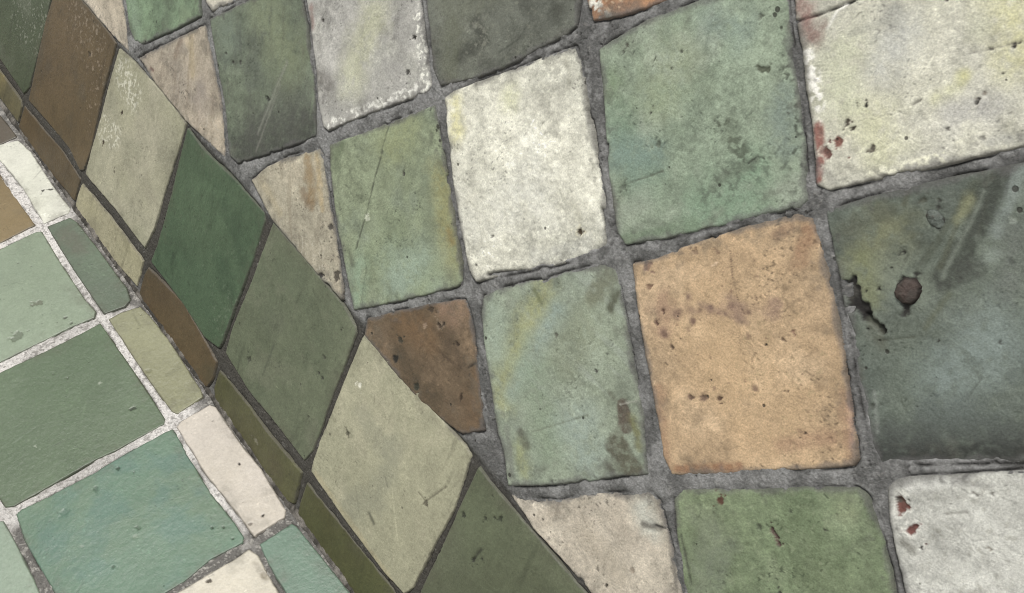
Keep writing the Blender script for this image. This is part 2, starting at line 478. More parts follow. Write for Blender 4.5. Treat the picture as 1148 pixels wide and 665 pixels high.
T('W', [(481,0),(470,-85),(632,-150),(640,-100),(648,0),(645,27),(633,37),(599,54),(580,66),(540,82),(496,93),(489,78),(485,34)], [(104,108,96),(108,112,98),(90,93,84)],
  'dark olive grey wall tile cut by the top edge of the picture',
  [('stain',[(535,22),(545,45),(515,65)],9,(62,64,56),.7),('stain',[(510,35),(505,90)],14,(104,108,86),.6),('speck',[(560,30)],60,(128,130,112),.45,{'thr':.45}),('stain',[(625,15)],10,(66,68,58),.6),('stain',[(500,8),(560,-5)],14,(108,112,92),.5),('speck',[(535,45)],22,(140,142,125),.5,{'thr':.35})],streak=(30,.4,(72,74,64)))
T('W', [(662,0),(658,-60),(645,-150),(850,-230),(868,-50),(790,-18),(735,2),(696,15),(668,20)], [(178,128,84),(160,112,72),(150,122,95)], 'orange brown wall tile with white chips at the top edge',
  [('speck',[(668,5),(680,18)],9,(230,226,210),1,{'thr':.0,'lift':.2}),('stain',[(675,12),(715,8)],8,(128,112,98),.6),('speck',[(690,2)],14,(222,190,150),.7,{'thr':.2})])
T('W', [(677,58),(688,49),(730,26),(777,8),(877,-28),(881,13),(887,65),(895,118),(900,186),(903,222),(897,229),(860,236),(822,246),(785,254),(743,264),(703,270),(696,258),(688,196),(684,150),(680,92)],
  [(142,158,132),(132,150,124),(156,168,146)], 'large green wall tile with bluish patches right of the rough white one',
  [('glaze',[(700,140),(720,190)],26,(114,142,116),.6),('glaze',[(790,235),(840,220),(850,190)],26,(124,156,124),.7),('glaze',[(760,70),(740,110)],30,(150,162,120),.5),('glaze',[(735,170),(690,175)],18,(120,146,136),.6),
   ('glaze',[(830,30),(800,25)],22,(128,148,138),.5),('glaze',[(880,110),(880,160)],20,(122,140,132),.6),('glaze',[(690,95)],14,(112,138,92),.5),('speck',[(812,140),(822,152),(832,172)],13,(70,76,60),.7,{'thr':.1,'size':1.6}),('stain',[(820,150)],12,(104,116,92),.4),('speck',[(800,215),(870,180),(890,200)],22,(80,88,74),.55,{'thr':.25,'size':1.4}),('stain',[(800,210),(815,195),(840,185),(850,178)],6,(92,102,84),.7),('crack',[(840,183),(851,175),(858,178)],1.1,(50,52,44),.9),
   ('speck',[(885,60),(890,130),(895,190)],12,(66,72,58),.8,{'thr':.2}),('speck',[(780,90),(800,130)],50,(92,104,80),.35,{'thr':.5}),('spot',[(705,51)],3,(70,72,58),.9),('spot',[(856,78)],5,(80,86,66),.9),('spot',[(740,162)],3.5,(86,94,76),.8),('spot',[(853,19)],3,(92,98,82),.7),
   ('crack',[(733,75),(737,64)],.8,(60,62,50),.9),('spot',[(732,127)],1.8,DK,.9),('spot',[(754,76)],1.5,DK,.8),('spot',[(702,58)],1.5,DK,.8),('spot',[(701,210)],3,(86,96,80),.7),('spot',[(765,58)],2,(70,72,60),.8),('crack',[(708,205),(745,192)],.8,(86,92,76),.7),('stain',[(780,250),(700,268)],7,(104,126,96),.6)],relief=.9)
T('W', [(897,0),(886,-45),(1000,-105),(1190,-190),(1235,140),(1148,160),(1083,174),(1031,188),(984,197),(930,208),(920,203),(916,146),(911,105),(904,52),(899,24)],
  [(200,198,176),(192,190,174),(212,210,184)], 'large off white wall tile with yellow stains at the top right',
  [('glaze',[(1135,15),(1145,60)],34,(205,202,140),.75),('glaze',[(1083,85)],10,(206,204,130),.75),('glaze',[(980,130),(990,160)],30,(205,205,160),.7),('glaze',[(950,60),(945,100)],30,(200,204,168),.7),('glaze',[(1050,110),(1075,98)],9,(204,204,150),.6),
   ('glaze',[(1010,40),(990,80)],26,(188,190,184),.6),('glaze',[(1070,125),(1110,120)],18,(184,182,178),.6),('glaze',[(1100,30)],16,(200,202,180),.5),
   ('crack',[(894,25),(920,17),(963,0),(1010,-20)],1.6,(62,60,54),1,{'deep':1.1}),('stain',[(900,5),(905,12)],10,(160,118,108),.8),('stain',[(905,32),(916,40)],12,(140,98,90),.8),('stain',[(925,28)],6,(128,84,78),.5),
   ('crack',[(930,32),(940,14),(950,6)],1.8,(238,236,226),.9,{'deep':-.15}),('speck',[(906,60),(914,80),(920,118)],9,(240,238,226),1,{'thr':-.2,'lift':.15}),('speck',[(980,195),(1010,190),(1060,177)],8,(236,234,204),1,{'thr':-.1,'lift':.15}),
   ('stain',[(1010,10),(1000,25)],12,(158,158,148),.6),('stain',[(955,38),(1000,22)],5,(160,160,146),.5),('spot',[(952,137)],3.5,(80,74,60),1,{'deep':.5}),('spot',[(957,144)],2.8,(80,74,60),1,{'deep':.5}),('spot',[(972,119)],2,(40,38,34),1),('crack',[(961,113),(964,120)],1,(60,58,50),.9),
   ('spot',[(978,166)],4.2,(104,98,84),1,{'deep':.6}),('spot',[(943,158)],5,(134,88,74),1,{'deep':.6,'rim':(232,224,200)}),('spot',[(922,136)],3,(225,220,205),.9,{'deep':-.2}),('stain',[(918,145),(920,158),(922,175),(918,200)],7,(150,92,78),.95,{'soft':.4}),('spot',[(928,171)],5,(116,80,70),1,{'deep':.6,'rim':(226,220,200)}),
   ('stain',[(925,190),(935,203)],8,(150,148,138),.6),('spot',[(1125,82)],2,DK,1),('spot',[(1100,112)],1.8,DK,1),('spot',[(1096,115)],1.6,DK,1),('spot',[(1105,105)],3,(130,120,105),.8),('spot',[(1139,49)],1.8,DK,1),('spot',[(1145,48)],1.6,DK,1),('spot',[(1063,0)],2,DK,1),('spot',[(1064,144)],1.8,DK,.8),('spot',[(1111,55)],3,(120,118,108),.6),('crack',[(1085,61),(1148,47)],.9,(140,136,126),.6),
   ('spot',[(1104,156)],2.5,(130,128,120),.8),('crack',[(1024,118),(1034,112)],.9,(90,86,76),.7),('stain',[(1110,160),(1148,155)],8,(150,150,146),.5)],h=.35,relief=1.1,streak=(-60,.25,(165,166,150)))
T('W', [(285,203),(300,190),(325,178),(358,170),(362,175),(366,209),(374,254),(380,296),(385,327),(385,334),(361,309),(332,275),(306,243)], [(174,163,138),(168,160,136),(184,176,150)],
  'beige triangular wall tile with orange streaks, right of the deep green border tile',
  [('stain',[(345,180),(350,225)],7,(150,124,78),.75),('stain',[(340,215),(348,230)],6,(130,105,72),.6),('stain',[(356,175),(362,235)],4,(186,160,105),.6),('speck',[(350,290)],25,(200,194,172),.5,{'thr':.3}),('stain',[(296,205),(315,240)],6,(182,168,130),.5),('spot',[(371,254)],3.5,(70,66,60),.9),('spot',[(379,311)],4,(75,68,58),.9),('spot',[(361,309)],3,(50,45,40),1)],streak=(60,.5,(130,118,95)))
T('W', [(372,165),(398,156),(437,141),(487,122),(494,162),(502,209),(510,256),(516,296),(516,317),(463,331),(427,339),(399,344),(393,316),(381,256),(373,196)],
  [(138,150,116),(130,144,110),(128,140,116)], 'light green wall tile with yellow green right side, left of the rough white one',
  [('glaze',[(495,200),(505,290)],17,(150,144,80),.65),('glaze',[(505,260),(508,270)],5,(140,115,50),.6),('glaze',[(450,310),(480,305)],24,(152,174,152),.75),('glaze',[(405,300),(400,335)],14,(138,164,134),.7),('glaze',[(455,145),(440,165)],22,(152,160,108),.6),('glaze',[(490,300),(470,330)],10,(140,150,100),.4),
   ('crack',[(430,170),(421,200),(412,240),(400,280)],.9,(72,76,60),.85,{'deep':.15}),('crack',[(437,140),(428,172)],.8,(72,76,60),.8),('stain',[(478,200),(485,270)],10,(112,124,100),.5),('spot',[(454,194)],2,DK,.9),('spot',[(412,243)],2.5,(190,195,170),.9,{'deep':-.1}),('stain',[(393,285),(396,296)],5,(90,94,76),.6),('stain',[(485,152),(484,160)],5,(90,94,76),.6),('stain',[(385,160),(375,180)],9,(98,112,80),.6),('crack',[(405,345),(412,300)],.7,(70,72,60),.4)],streak=(75,.3,(108,120,88)))
T('W', [(504,112),(513,106),(560,88),(625,63),(645,56),(650,68),(659,118),(667,170),(674,215),(678,245),(679,272),(672,278),(646,288),(612,297),(575,303),(549,309),(537,312),(530,301),(521,259),(513,209),(508,157)],
  [(218,216,196),(210,209,190),(222,221,204)], 'rough white wall tile in the upper middle of the picture',
  [('glaze',[(512,118),(516,150)],10,(222,216,150),.8),('glaze',[(575,110)],12,(210,212,160),.6),('glaze',[(575,230),(600,215)],30,(226,226,214),.5),('spot',[(651,260)],3.4,(70,58,40),1,{'deep':.8,'rim':(225,218,180)}),('crack',[(676,236),(680,258)],2.2,(28,26,24),1,{'deep':1.5}),('crack',[(549,308),(560,306),(590,305)],2.2,(25,23,20),1,{'deep':1.5}),
   ('stain',[(636,70),(640,95)],4,(150,148,130),.6),('spot',[(610,138)],1.6,(90,88,70),.8),('stain',[(645,230),(650,245)],7,(184,182,160),.6),('spot',[(554,265)],1.6,DK,.8),('spot',[(536,297)],1.6,DK,.8),('stain',[(600,290),(660,275)],8,(188,188,178),.5)],h=.3,relief=2.3,tilt=(.0,.0))
T('W', [(414,360),(447,352),(484,344),(520,339),(525,348),(529,369),(535,416),(540,461),(541,480),(519,483),(504,473),(470,444),(438,407),(411,375)], [(112,92,66),(90,75,53),(136,112,82)],
  'dark brown wall tile wedged above the large cream border tile',
  [('glaze',[(515,350),(500,345)],13,(150,118,92),.75),('glaze',[(480,372),(455,360)],18,(130,98,58),.6),('glaze',[(430,362)],12,(118,98,72),.5),('glaze',[(530,470),(535,430)],14,(140,108,72),.45),('stain',[(450,400),(490,450)],14,(76,64,44),.6),('stain',[(505,380),(515,400)],10,(86,70,52),.5),
   ('spot',[(450,381)],3,(60,58,46),.9),('spot',[(494,364)],2.6,(70,56,42),.9,{'rim':(150,130,105)}),('spot',[(485,347)],3,(66,56,44),.8),('spot',[(518,445)],3,(60,46,32),.9),('spot',[(499,363)],2,(60,50,40),.9),('crack',[(526,412),(534,407)],1.5,(50,38,26),1),('spot',[(444,403)],4,(44,42,36),1),('spot',[(468,434)],3.4,(60,60,48),1),('spot',[(513,386)],2,(56,44,32),.9),('spot',[(478,366)],2,(160,135,108),.7,{'deep':0})],streak=(-5,.5,(70,54,38)))
T('W', [(545,335),(560,328),(576,323),(612,316),(657,303),(678,299),(688,304),(693,319),(697,346),(701,364),(706,395),(714,440),(720,466),(722,504),(725,528),(696,530),(665,535),(620,540),(572,541),(567,504),(561,487),(555,442),(548,395),(543,350)],
  [(142,154,130),(136,148,128),(146,158,136)], 'pale blue green wall tile with a yellow curved streak in the lower middle',
  [('glaze',[(612,330),(590,375),(572,420),(566,445)],17,(164,166,104),.75),('glaze',[(575,440),(595,400),(625,345)],12,(142,162,152),.75),('glaze',[(560,395),(555,350)],14,(152,170,150),.6),('glaze',[(600,420),(620,500)],26,(136,156,126),.6),('glaze',[(650,480),(660,510)],26,(150,168,156),.7),('glaze',[(640,400),(660,370)],24,(134,142,112),.6),('glaze',[(582,500),(590,530)],9,(158,164,108),.7),
   ('stain',[(665,330),(680,310)],12,(110,112,84),.7),('stain',[(685,345),(692,330)],5,(82,84,62),.85),('stain',[(700,455),(705,480)],9,(92,78,66),.9,{'soft':.35}),('stain',[(712,470),(718,500)],7,(118,118,70),.85),('stain',[(695,500),(705,515),(715,525)],14,(84,78,60),.85,{'soft':.5}),('stain',[(686,522)],9,(82,78,64),.85),('stain',[(585,485),(590,497)],6,(88,88,72),.7),
   ('spot',[(670,415)],2,DK,.9),('spot',[(625,375)],2.2,(92,92,78),.8),('spot',[(620,540)],2,DK,.5),('crack',[(598,484),(660,465)],.9,(108,116,96),.6,{'deep':.05}),('stain',[(685,440),(690,445)],5,(98,98,80),.6),('stain',[(600,325),(608,340)],3,(88,98,62),.6),('crack',[(697,453),(716,449)],.8,(180,180,165),.5,{'deep':-.1}),('stain',[(570,480),(575,535)],5,(116,118,108),.6)],relief=1.1,streak=(-3,.35,(168,178,166)))
T('W', [(714,299),(740,293),(767,282),(808,268),(850,255),(895,245),(909,249),(919,280),(929,314),(933,338),(942,380),(948,435),(956,487),(959,512),(955,518),(926,521),(848,525),(800,528),(755,528),(748,512),(742,474),(735,435),(728,398),(721,356),(717,325)],
  [(188,156,112),(174,146,108),(206,174,130)], 'orange tan wall tile with dark flecks, right of centre',
  [('glaze',[(800,390),(830,420)],50,(206,170,118),.5),('glaze',[(900,480),(850,500)],30,(204,168,118),.5),('glaze',[(880,450)],26,(190,158,112),.4),('stain',[(745,335),(745,365)],12,(168,130,100),.5),('stain',[(820,340),(830,348)],13,(140,112,98),.65),('stain',[(760,352)],6,(120,92,78),.8),('stain',[(778,348)],6,(128,100,86),.6),('stain',[(797,346)],6,(128,100,86),.5),('stain',[(746,373)],7,(150,118,96),.7),('stain',[(778,360)],5,(120,92,76),.8),('stain',[(868,350),(872,340)],10,(145,115,98),.6),('stain',[(773,333)],6,(142,114,96),.6),
   ('stain',[(730,345),(790,350),(870,345)],9,(158,126,100),.3,{'soft':.9}),('stain',[(746,347)],2.6,(112,84,70),0.55,{'soft':.75}),('stain',[(738,361)],3.6,(112,84,70),0.79,{'soft':.75}),('stain',[(747,374)],4.6,(112,84,70),0.71,{'soft':.75}),('stain',[(773,333)],3.1,(112,84,70),0.63,{'soft':.75}),('stain',[(786,348)],4.1,(112,84,70),0.55,{'soft':.75}),('stain',[(799,344)],2.6,(112,84,70),0.79,{'soft':.75}),('stain',[(780,359)],3.6,(112,84,70),0.71,{'soft':.75}),('stain',[(822,342)],4.6,(112,84,70),0.63,{'soft':.75}),('stain',[(850,333)],3.1,(112,84,70),0.55,{'soft':.75}),('stain',[(841,350)],4.1,(112,84,70),0.79,{'soft':.75}),('stain',[(755,388)],2.6,(112,84,70),0.71,{'soft':.75}),('stain',[(774,369)],3.6,(112,84,70),0.63,{'soft':.75}),('stain',[(840,377)],4.6,(112,84,70),0.55,{'soft':.75}),('stain',[(774,445)],3.1,(112,84,70),0.79,{'soft':.75}),('stain',[(789,445)],4.1,(112,84,70),0.71,{'soft':.75}),('stain',[(802,435)],2.6,(112,84,70),0.63,{'soft':.75}),('stain',[(808,445)],3.6,(112,84,70),0.55,{'soft':.75}),('stain',[(848,435)],4.6,(112,84,70),0.79,{'soft':.75}),('stain',[(815,352)],3.1,(112,84,70),0.71,{'soft':.75}),('stain',[(765,350)],4.1,(112,84,70),0.63,{'soft':.75}),('stain',[(740,440),(748,520)],9,(160,122,88),.6),('stain',[(948,440),(955,515)],9,(160,122,90),.6),('stain',[(905,262),(900,290)],12,(150,110,76),.7),('stain',[(870,262),(890,256)],6,(138,108,82),.7),('stain',[(880,500),(930,490)],12,(170,130,98),.5),('stain',[(760,525),(830,524)],5,(150,104,66),.8),('stain',[(955,430),(957,500)],5,(178,140,118),.7),('crack',[(820,280),(823,310),(828,335),(836,352)],.7,(98,74,58),.75,{'deep':.2}),
   ('speck',[(820,350)],110,(118,88,66),.6,{'thr':.72}),('speck',[(880,420)],90,(150,135,90),.35,{'thr':.5}),('spot',[(860,386)],2,(40,34,28),1),('spot',[(755,388)],2.4,(92,74,56),.9),('spot',[(776,445)],2.5,(98,76,60),.9),('spot',[(791,446)],3,(104,82,66),.8),('spot',[(808,446)],2.2,(90,66,50),.9),('spot',[(738,362)],2.2,(92,64,50),.9),('spot',[(745,348)],2,(92,64,50),.9),('spot',[(879,380)],2,(80,60,46),.8),('spot',[(805,295)],3,(222,190,150),.8,{'deep':-.1}),('spot',[(890,372)],2.4,(130,96,74),.8),('spot',[(884,438)],1.8,(90,70,52),.8),('spot',[(904,485)],1.8,(60,48,40),.9),('spot',[(726,297)],5,(130,98,84),.7),('stain',[(785,340),(840,362)],4,(130,104,92),.4),('speck',[(920,490)],40,(110,84,66),.5,{'thr':.6}),('spot',[(728,320)],3,(110,80,60),.8),('spot',[(781,282)],3,(140,110,80),.7)],relief=1.0,h=.1)
T('W', [(932,240),(953,233),(994,221),(1042,210),(1110,196),(1148,188),(1240,168),(1285,508),(1148,513),(1083,514),(1031,515),(990,516),(982,504),(976,474),(967,429),(960,390),(957,364),(950,340),(947,314),(940,282),(934,255)],
  [(102,112,98),(88,98,88),(110,120,108)], 'slate green wall tile with two embedded pebbles at the right edge',
  [('glaze',[(995,255),(975,290)],30,(132,134,92),.65),('glaze',[(965,290),(975,330)],16,(122,128,84),.7),('glaze',[(1060,425),(1110,385)],44,(130,146,140),.7),('glaze',[(1030,320),(1000,300)],22,(128,138,118),.6),('glaze',[(1020,400),(1005,450)],22,(104,116,100),.5),
   ('glaze',[(950,262)],16,(88,92,76),.7),('stain',[(1125,195),(1108,230),(1085,270),(1060,310)],17,(66,71,62),.9,{'soft':.6}),('stain',[(1060,320),(1090,300),(1100,300)],13,(72,76,68),.8),('crack',[(1105,215),(1090,250),(1070,285),(1058,310)],3.0,(132,142,126),.5,{'deep':0}),('stain',[(1146,190),(1132,230),(1118,262)],9,(134,146,138),.7),('stain',[(1096,205),(1062,255),(1040,292)],6,(78,84,68),.7),('stain',[(1000,235),(960,250)],12,(84,88,72),.6),('glaze',[(1120,470),(1040,470)],22,(92,102,98),.6),('stain',[(1075,250),(1055,300)],5,(88,92,72),.6),('glaze',[(1088,225),(1076,245)],7,(140,142,98),.7),('crack',[(1110,218),(1098,262)],1.2,(78,82,70),.7),
   ('crack',[(1065,330),(1048,352),(1038,368)],4,(98,104,84),.8,{'deep':.1}),('crack',[(1027,288),(1035,262)],1,(86,90,76),.7),('crack',[(1010,305),(1018,285)],.9,(86,90,76),.6),('crack',[(1028,303),(1046,273)],.9,(78,82,68),.7),
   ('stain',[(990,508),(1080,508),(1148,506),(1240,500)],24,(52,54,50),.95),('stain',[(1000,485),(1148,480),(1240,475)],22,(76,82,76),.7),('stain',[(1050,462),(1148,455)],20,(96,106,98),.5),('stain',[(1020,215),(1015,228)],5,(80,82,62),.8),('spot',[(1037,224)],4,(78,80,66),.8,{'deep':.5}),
   ('spot',[(955,320),(961,338),(970,352)],8,(40,38,36),1,{'deep':1.5}),('spot',[(974,355),(984,366),(991,371)],4.5,(34,32,30),1,{'deep':1.6}),('stain',[(975,360),(990,385)],8,(84,88,72),.7),('spot',[(1017,327)],14,(46,43,40),.95,{'deep':1.0}),('spot',[(1050,246)],10,(56,56,50),.85,{'deep':.5}),('spot',[(1032,323)],2.5,(190,200,186),.8,{'deep':-.1}),
   ('glaze',[(1115,285),(1112,290)],9,(138,150,140),.7),('spot',[(1136,247)],4,(146,156,142),.7,{'deep':0}),('glaze',[(1130,320),(1140,260)],18,(108,114,106),.6),('crack',[(980,383),(1025,378)],1,(88,92,78),.6),('crack',[(1010,450),(1015,462)],1,(78,82,70),.6),('crack',[(1082,450),(1100,425)],1.2,(86,92,82),.5),('spot',[(1052,382)],1.8,DK,.9),('spot',[(1122,384)],2,DK,.8),('spot',[(978,456)],4,(72,76,66),.7),('spot',[(1028,456)],1.6,DK,.7),('crack',[(980,440),(984,485)],2.2,(140,146,138),.6,{'deep':0}),
   ('crack',[(1000,237),(1004,260)],1.4,(80,84,66),.5)],relief=1.2,streak=(0,.35,(88,96,90)),h=-.1)
T('W', [(575,556),(588,563),(633,564),(657,557),(691,556),(730,556),(738,564),(743,583),(752,617),(758,648),(763,665),(770,720),(780,785),(764,775),(700,702),(662,658),(631,624),(600,590)],
  [(192,181,160),(184,172,152),(200,190,170)], 'cream wall tile cut to a point, beside the bottom olive green border tile',
  [('glaze',[(722,570),(730,590)],13,(194,196,182),.8),('stain',[(722,588),(742,592)],3,(90,86,78),.8),('crack',[(735,588),(747,592)],1.4,(50,48,44),1),('stain',[(660,600),(690,640)],16,(168,156,134),.5),('spot',[(609,582)],1.8,DK,.9),('spot',[(681,656)],2.2,(60,54,44),1),('spot',[(710,639)],3,(140,126,106),.7),('stain',[(690,575),(700,605)],12,(170,158,138),.5),('stain',[(752,600),(760,660)],4,(88,85,80),.7),('speck',[(640,590)],40,(150,138,118),.4,{'thr':.4})])
T('W', [(760,562),(769,553),(848,553),(900,550),(962,551),(971,558),(983,589),(990,622),(997,648),(1018,760),(1030,830),(812,850),(798,780),(772,665),(768,637),(762,596)],
  [(120,136,98),(112,130,92),(130,144,108)], 'moss green wall tile with a brown gouge at the bottom edge',
  [('stain',[(790,665),(800,600)],22,(130,140,116),.5),('glaze',[(925,640),(900,600)],30,(104,122,82),.5),('glaze',[(950,570)],14,(142,150,108),.5),('spot',[(810,562)],4,(92,62,46),1,{'deep':.2}),('spot',[(867,594),(871,600),(874,609)],3.2,(92,72,64),1,{'deep':.9}),('spot',[(852,591)],2.6,(72,78,60),.8),('spot',[(888,573)],1.8,DK,.8),('spot',[(926,594)],2,DK,.9),('spot',[(875,664)],2.2,DK,.9),('crack',[(764,600),(775,655)],1.6,(66,66,58),.7),('speck',[(870,600)],100,(150,162,124),.4,{'thr':.5}),('stain',[(820,610),(800,640)],12,(108,118,98),.5)])
T('W', [(1000,548),(1010,541),(1031,539),(1083,537),(1148,532),(1310,520),(1340,860),(1055,840),(1027,700),(1018,653),(1010,617),(1003,583)],
  [(190,190,180),(184,184,174),(198,198,188)], 'white wall tile with two red clay chips in the bottom right corner',
  [('spot',[(1010,560),(1012,570)],6,(112,68,58),1,{'deep':.9,'rim':(228,226,214)}),('spot',[(1008,560)],3.4,(80,74,66),.8,{'deep':.5}),('spot',[(1023,594)],6.5,(116,70,62),1,{'deep':.8,'rim':(228,226,214)}),('spot',[(1020,560)],2,DK,1),('spot',[(1034,613)],2.2,DK,1),('stain',[(1013,605),(1025,618)],5,(120,118,106),.7),('spot',[(1096,555)],2.6,(110,106,98),.8),('spot',[(1113,554)],2.4,(100,98,88),.8),('spot',[(1111,617)],2.4,(120,112,92),.7),('stain',[(1020,545),(1075,540)],6,(212,212,204),.7),('stain',[(1070,540),(1110,545)],5,(140,138,132),.6),('crack',[(1060,576),(1085,574)],.9,(120,118,108),.6),('speck',[(1090,610)],90,(150,148,132),.4,{'thr':.4})],h=.1,relief=1.2)



def feature_list(plane, feats):
    r = []
    for ft in feats:
        kind, pts, rad, colr, stg = ft[:5]
        opt = ft[5] if len(ft) > 5 else {}
        P = px(plane, pts)
        c = np.array(pts, float)
        m = c.mean(0)
        loc = px(plane, [m, m + (1, 0), m + (0, 1)])
        mm = math.sqrt(abs(np.cross(loc[1] - loc[0], loc[2] - loc[0])))
        r.append((kind, P, rad * mm, None if colr is None else lin(colr), stg, opt))
    return r


def tile_edge(plane, kind, x, y, d):
    """the outline's own irregularity, used by the tile and by the mortar round it"""
    if kind == 'W':
        d = d + .16 * fbm(x, y, 14, 4, 3) + .22 * fbm(x, y, 3, 3, 5)
        bite = fbm(x, y, 7, 3, 11)
        d = d + 1.0 * sstep(.55, 1.05, bite)
    elif kind == 'B':
        d = d + .10 * fbm(x, y, 12, 3, 4) + .18 * fbm(x, y, 2.5, 3, 6)
    else:
        d = d + .05 * fbm(x, y, 15, 3, 8) + .09 * fbm(x, y, 2.5, 2, 9)
    return d


def build_tile(i, T_):
    kind = T_['kind']
    plane = 'floor' if kind == 'F' else 'wall'
    K = KF if kind == 'F' else KW
    SAT[0] = {'F': .95, 'B': .84, 'W': .76}[kind]
    P = T_['P']
    step = T_.get('step', .62)
    lo, hi = P.min(0) - 2.5, P.max(0) + 2.5
    nx, ny = int((hi[0] - lo[0]) / step) + 1, int((hi[1] - lo[1]) / step) + 1
    x, y = np.meshgrid(lo[0] + np.arange(nx) * step, lo[1] + np.arange(ny) * step)
    d0 = sdf(P, x, y)
    d = tile_edge(plane, kind, x, y, d0)
    c = P.mean(0)
    rel = T_['relief']
    sd_ = 20 + i * 3
    if kind == 'W':
        R, top = 1.1, .66 + T_['h']
        z = top + rel * (.42 * fbm(x, y, 45, 2, sd_) + .22 * fbm(x, y, 11, 3, sd_ + 1) + .10 * fbm(x, y, 2.8, 3, sd_ + 2, .65))
    elif kind == 'B':
        R, top = .7, .6 + T_['h']
        z = top + rel * (.30 * fbm(x, y, 50, 2, sd_) + .05 * fbm(x, y, 9, 2, sd_ + 1) + .02 * fbm(x, y, 2.2, 2, sd_ + 2))
    else:
        R, top = .6, .5 + T_['h']
        z = top + rel * (.25 * fbm(x, y, 50, 2, sd_) + .05 * fbm(x, y, 9, 2, sd_ + 1) + .012 * fbm(x, y, 2.2, 2, sd_ + 2))
    tr = np.random.default_rng(100 + i)
    tl = tr.uniform(-1, 1, 2) * {'W': .007, 'B': .005, 'F': .003}[kind]
    z = z + tl[0] * (x - c[0]) + tl[1] * (y - c[1])
    # rounded arris, then the side going down
    e = np.clip((d + R) / R, 0, None)
    z = z - np.where(e < 1, R * .55 * (1 - np.sqrt(np.clip(1 - np.minimum(e, 1) ** 2, 0, 1))), R * .55) - np.clip(d, 0, 1.4) * 5
    # pigment
    cols = [lin(q) * K for q in T_['cols']]
    pig = np.broadcast_to(cols[0], x.shape + (3,)).copy()
    if len(cols) > 1:
        m = sstep(-.55, .75, fbm(x, y, 42, 4, sd_ + 5, .55))[..., None]
        pig = pig * (1 - m) + cols[1] * m
    if len(cols) > 2:
        m = sstep(.0, .8, fbm(x, y, 22, 5, sd_ + 6, .6))[..., None] * .8
        pig = pig * (1 - m) + cols[2] * m
    dull = np.zeros_like(x)
    if kind == 'W':
        v = 1 + .16 * fbm(x, y, 24, 5, sd_ + 7, .6) + .24 * fbm(x, y, 7, 5, sd_ + 8, .7) + (.10 + .16 * sstep(-.3, .6, fbm(x, y, 24, 3, sd_ + 27))) * fbm(x, y, 2.0, 3, sd_ + 9, .8)
    elif kind == 'B':
        v = 1 + .12 * fbm(x, y, 26, 5, sd_ + 7, .65) + .10 * fbm(x, y, 8, 4, sd_ + 8, .7) + .12 * fbm(x, y, 1.6, 3, sd_ + 9, .8)
    else:
        v = 1 + .09 * fbm(x, y, 22, 5, sd_ + 8, .7) + .06 * fbm(x, y, 1.6, 3, sd_ + 9, .8)
    pig = pig * v[..., None]
    for q_ in range({'W': 7, 'B': 5, 'F': 4}[kind]):
        p0 = c + tr.uniform(-45, 45, 2)
        an = tr.normal({'W': 1.2, 'B': .4, 'F': 2.0}[kind], .5)
        p1 = p0 + np.array([math.cos(an), math.sin(an)]) * tr.uniform(6, 34)
        ml, mh = np.minimum(p0, p1) - 2, np.maximum(p0, p1) + 2
        i0, i1 = [int(max(0, (v_ - lo[0]) / step)) for v_ in (ml[0], mh[0])]
        j0, j1 = [int(max(0, (v_ - lo[1]) / step)) for v_ in (ml[1], mh[1])]
        xs, ys = x[j0:j1, i0:i1], y[j0:j1, i0:i1]
        if xs.size == 0:
            continue
        sg = seg_d(xs, ys, p0, p1) + .15 * fbm(xs, ys, 6, 2, q_)
        m = np.exp(-(sg / .32) ** 2) * sstep(-.4, .4, fbm(xs, ys, 5, 2, q_ + 3)) * tr.uniform(.12, .4)
        pig[j0:j1, i0:i1] *= (1 + m[..., None] * (1 if tr.random() < .5 else -1))
        z[j0:j1, i0:i1] -= .05 * m
    if kind != 'F':                        # pricks, grit and pale flecks in the glaze
        k_ = 1.0 if kind == 'W' else .55
        pn = vnoise(x / .9, y / .9, sd_ + 40) + .35 * fbm(x, y, 12, 3, sd_ + 41)
        m = (sstep(.86, 1.05, pn) * .75 * k_)[..., None]
        pig = pig * (1 - m * .8)
        z = z - .12 * m[..., 0]
        pn = vnoise(x / 1.1, y / 1.1, sd_ + 42) + .35 * fbm(x, y, 15, 3, sd_ + 43)
        m = (sstep(.85, 1.1, pn) * .4 * k_)[..., None]
        pig = pig * (1 + m * .9)
        cl = sstep(.15, .8, fbm(x, y, 9, 5, sd_ + 44, .75))[..., None] * .22 * k_
        pig = pig * (1 - cl)
        w1 = fbm(x, y, 30, 3, sd_ + 45)
        hair = np.abs(fbm(x + 9 * w1, y, 26, 3, sd_ + 46, .55))
        m = ((1 - sstep(.0, .018, hair)) * sstep(.0, .6, fbm(x, y, 35, 2, sd_ + 47)) * .35 * k_)[..., None]
        pig = pig * (1 - m)                # crazing
    if T_['streak']:
        ang, amt, scol = T_['streak']
        ca, sa = math.cos(math.radians(ang)), math.sin(math.radians(ang))
        u_, v_ = x * ca + y * sa, -x * sa + y * ca
        m = (sstep(.05, .9, fbm(u_ * .12, v_, 3.5, 4, sd_ + 12)) * sstep(-.5, .5, fbm(x, y, 20, 2, sd_ + 13)) * amt)[..., None]
        pig = pig * (1 - m) + lin(scol) * K * m
    wob = 1 + .55 * fbm(x, y, 9, 4, sd_ + 15, .65)
    fine = fbm(x, y, 2.2, 3, sd_ + 16)
    xx, yy, fine_, wob_ = x, y, fine, wob
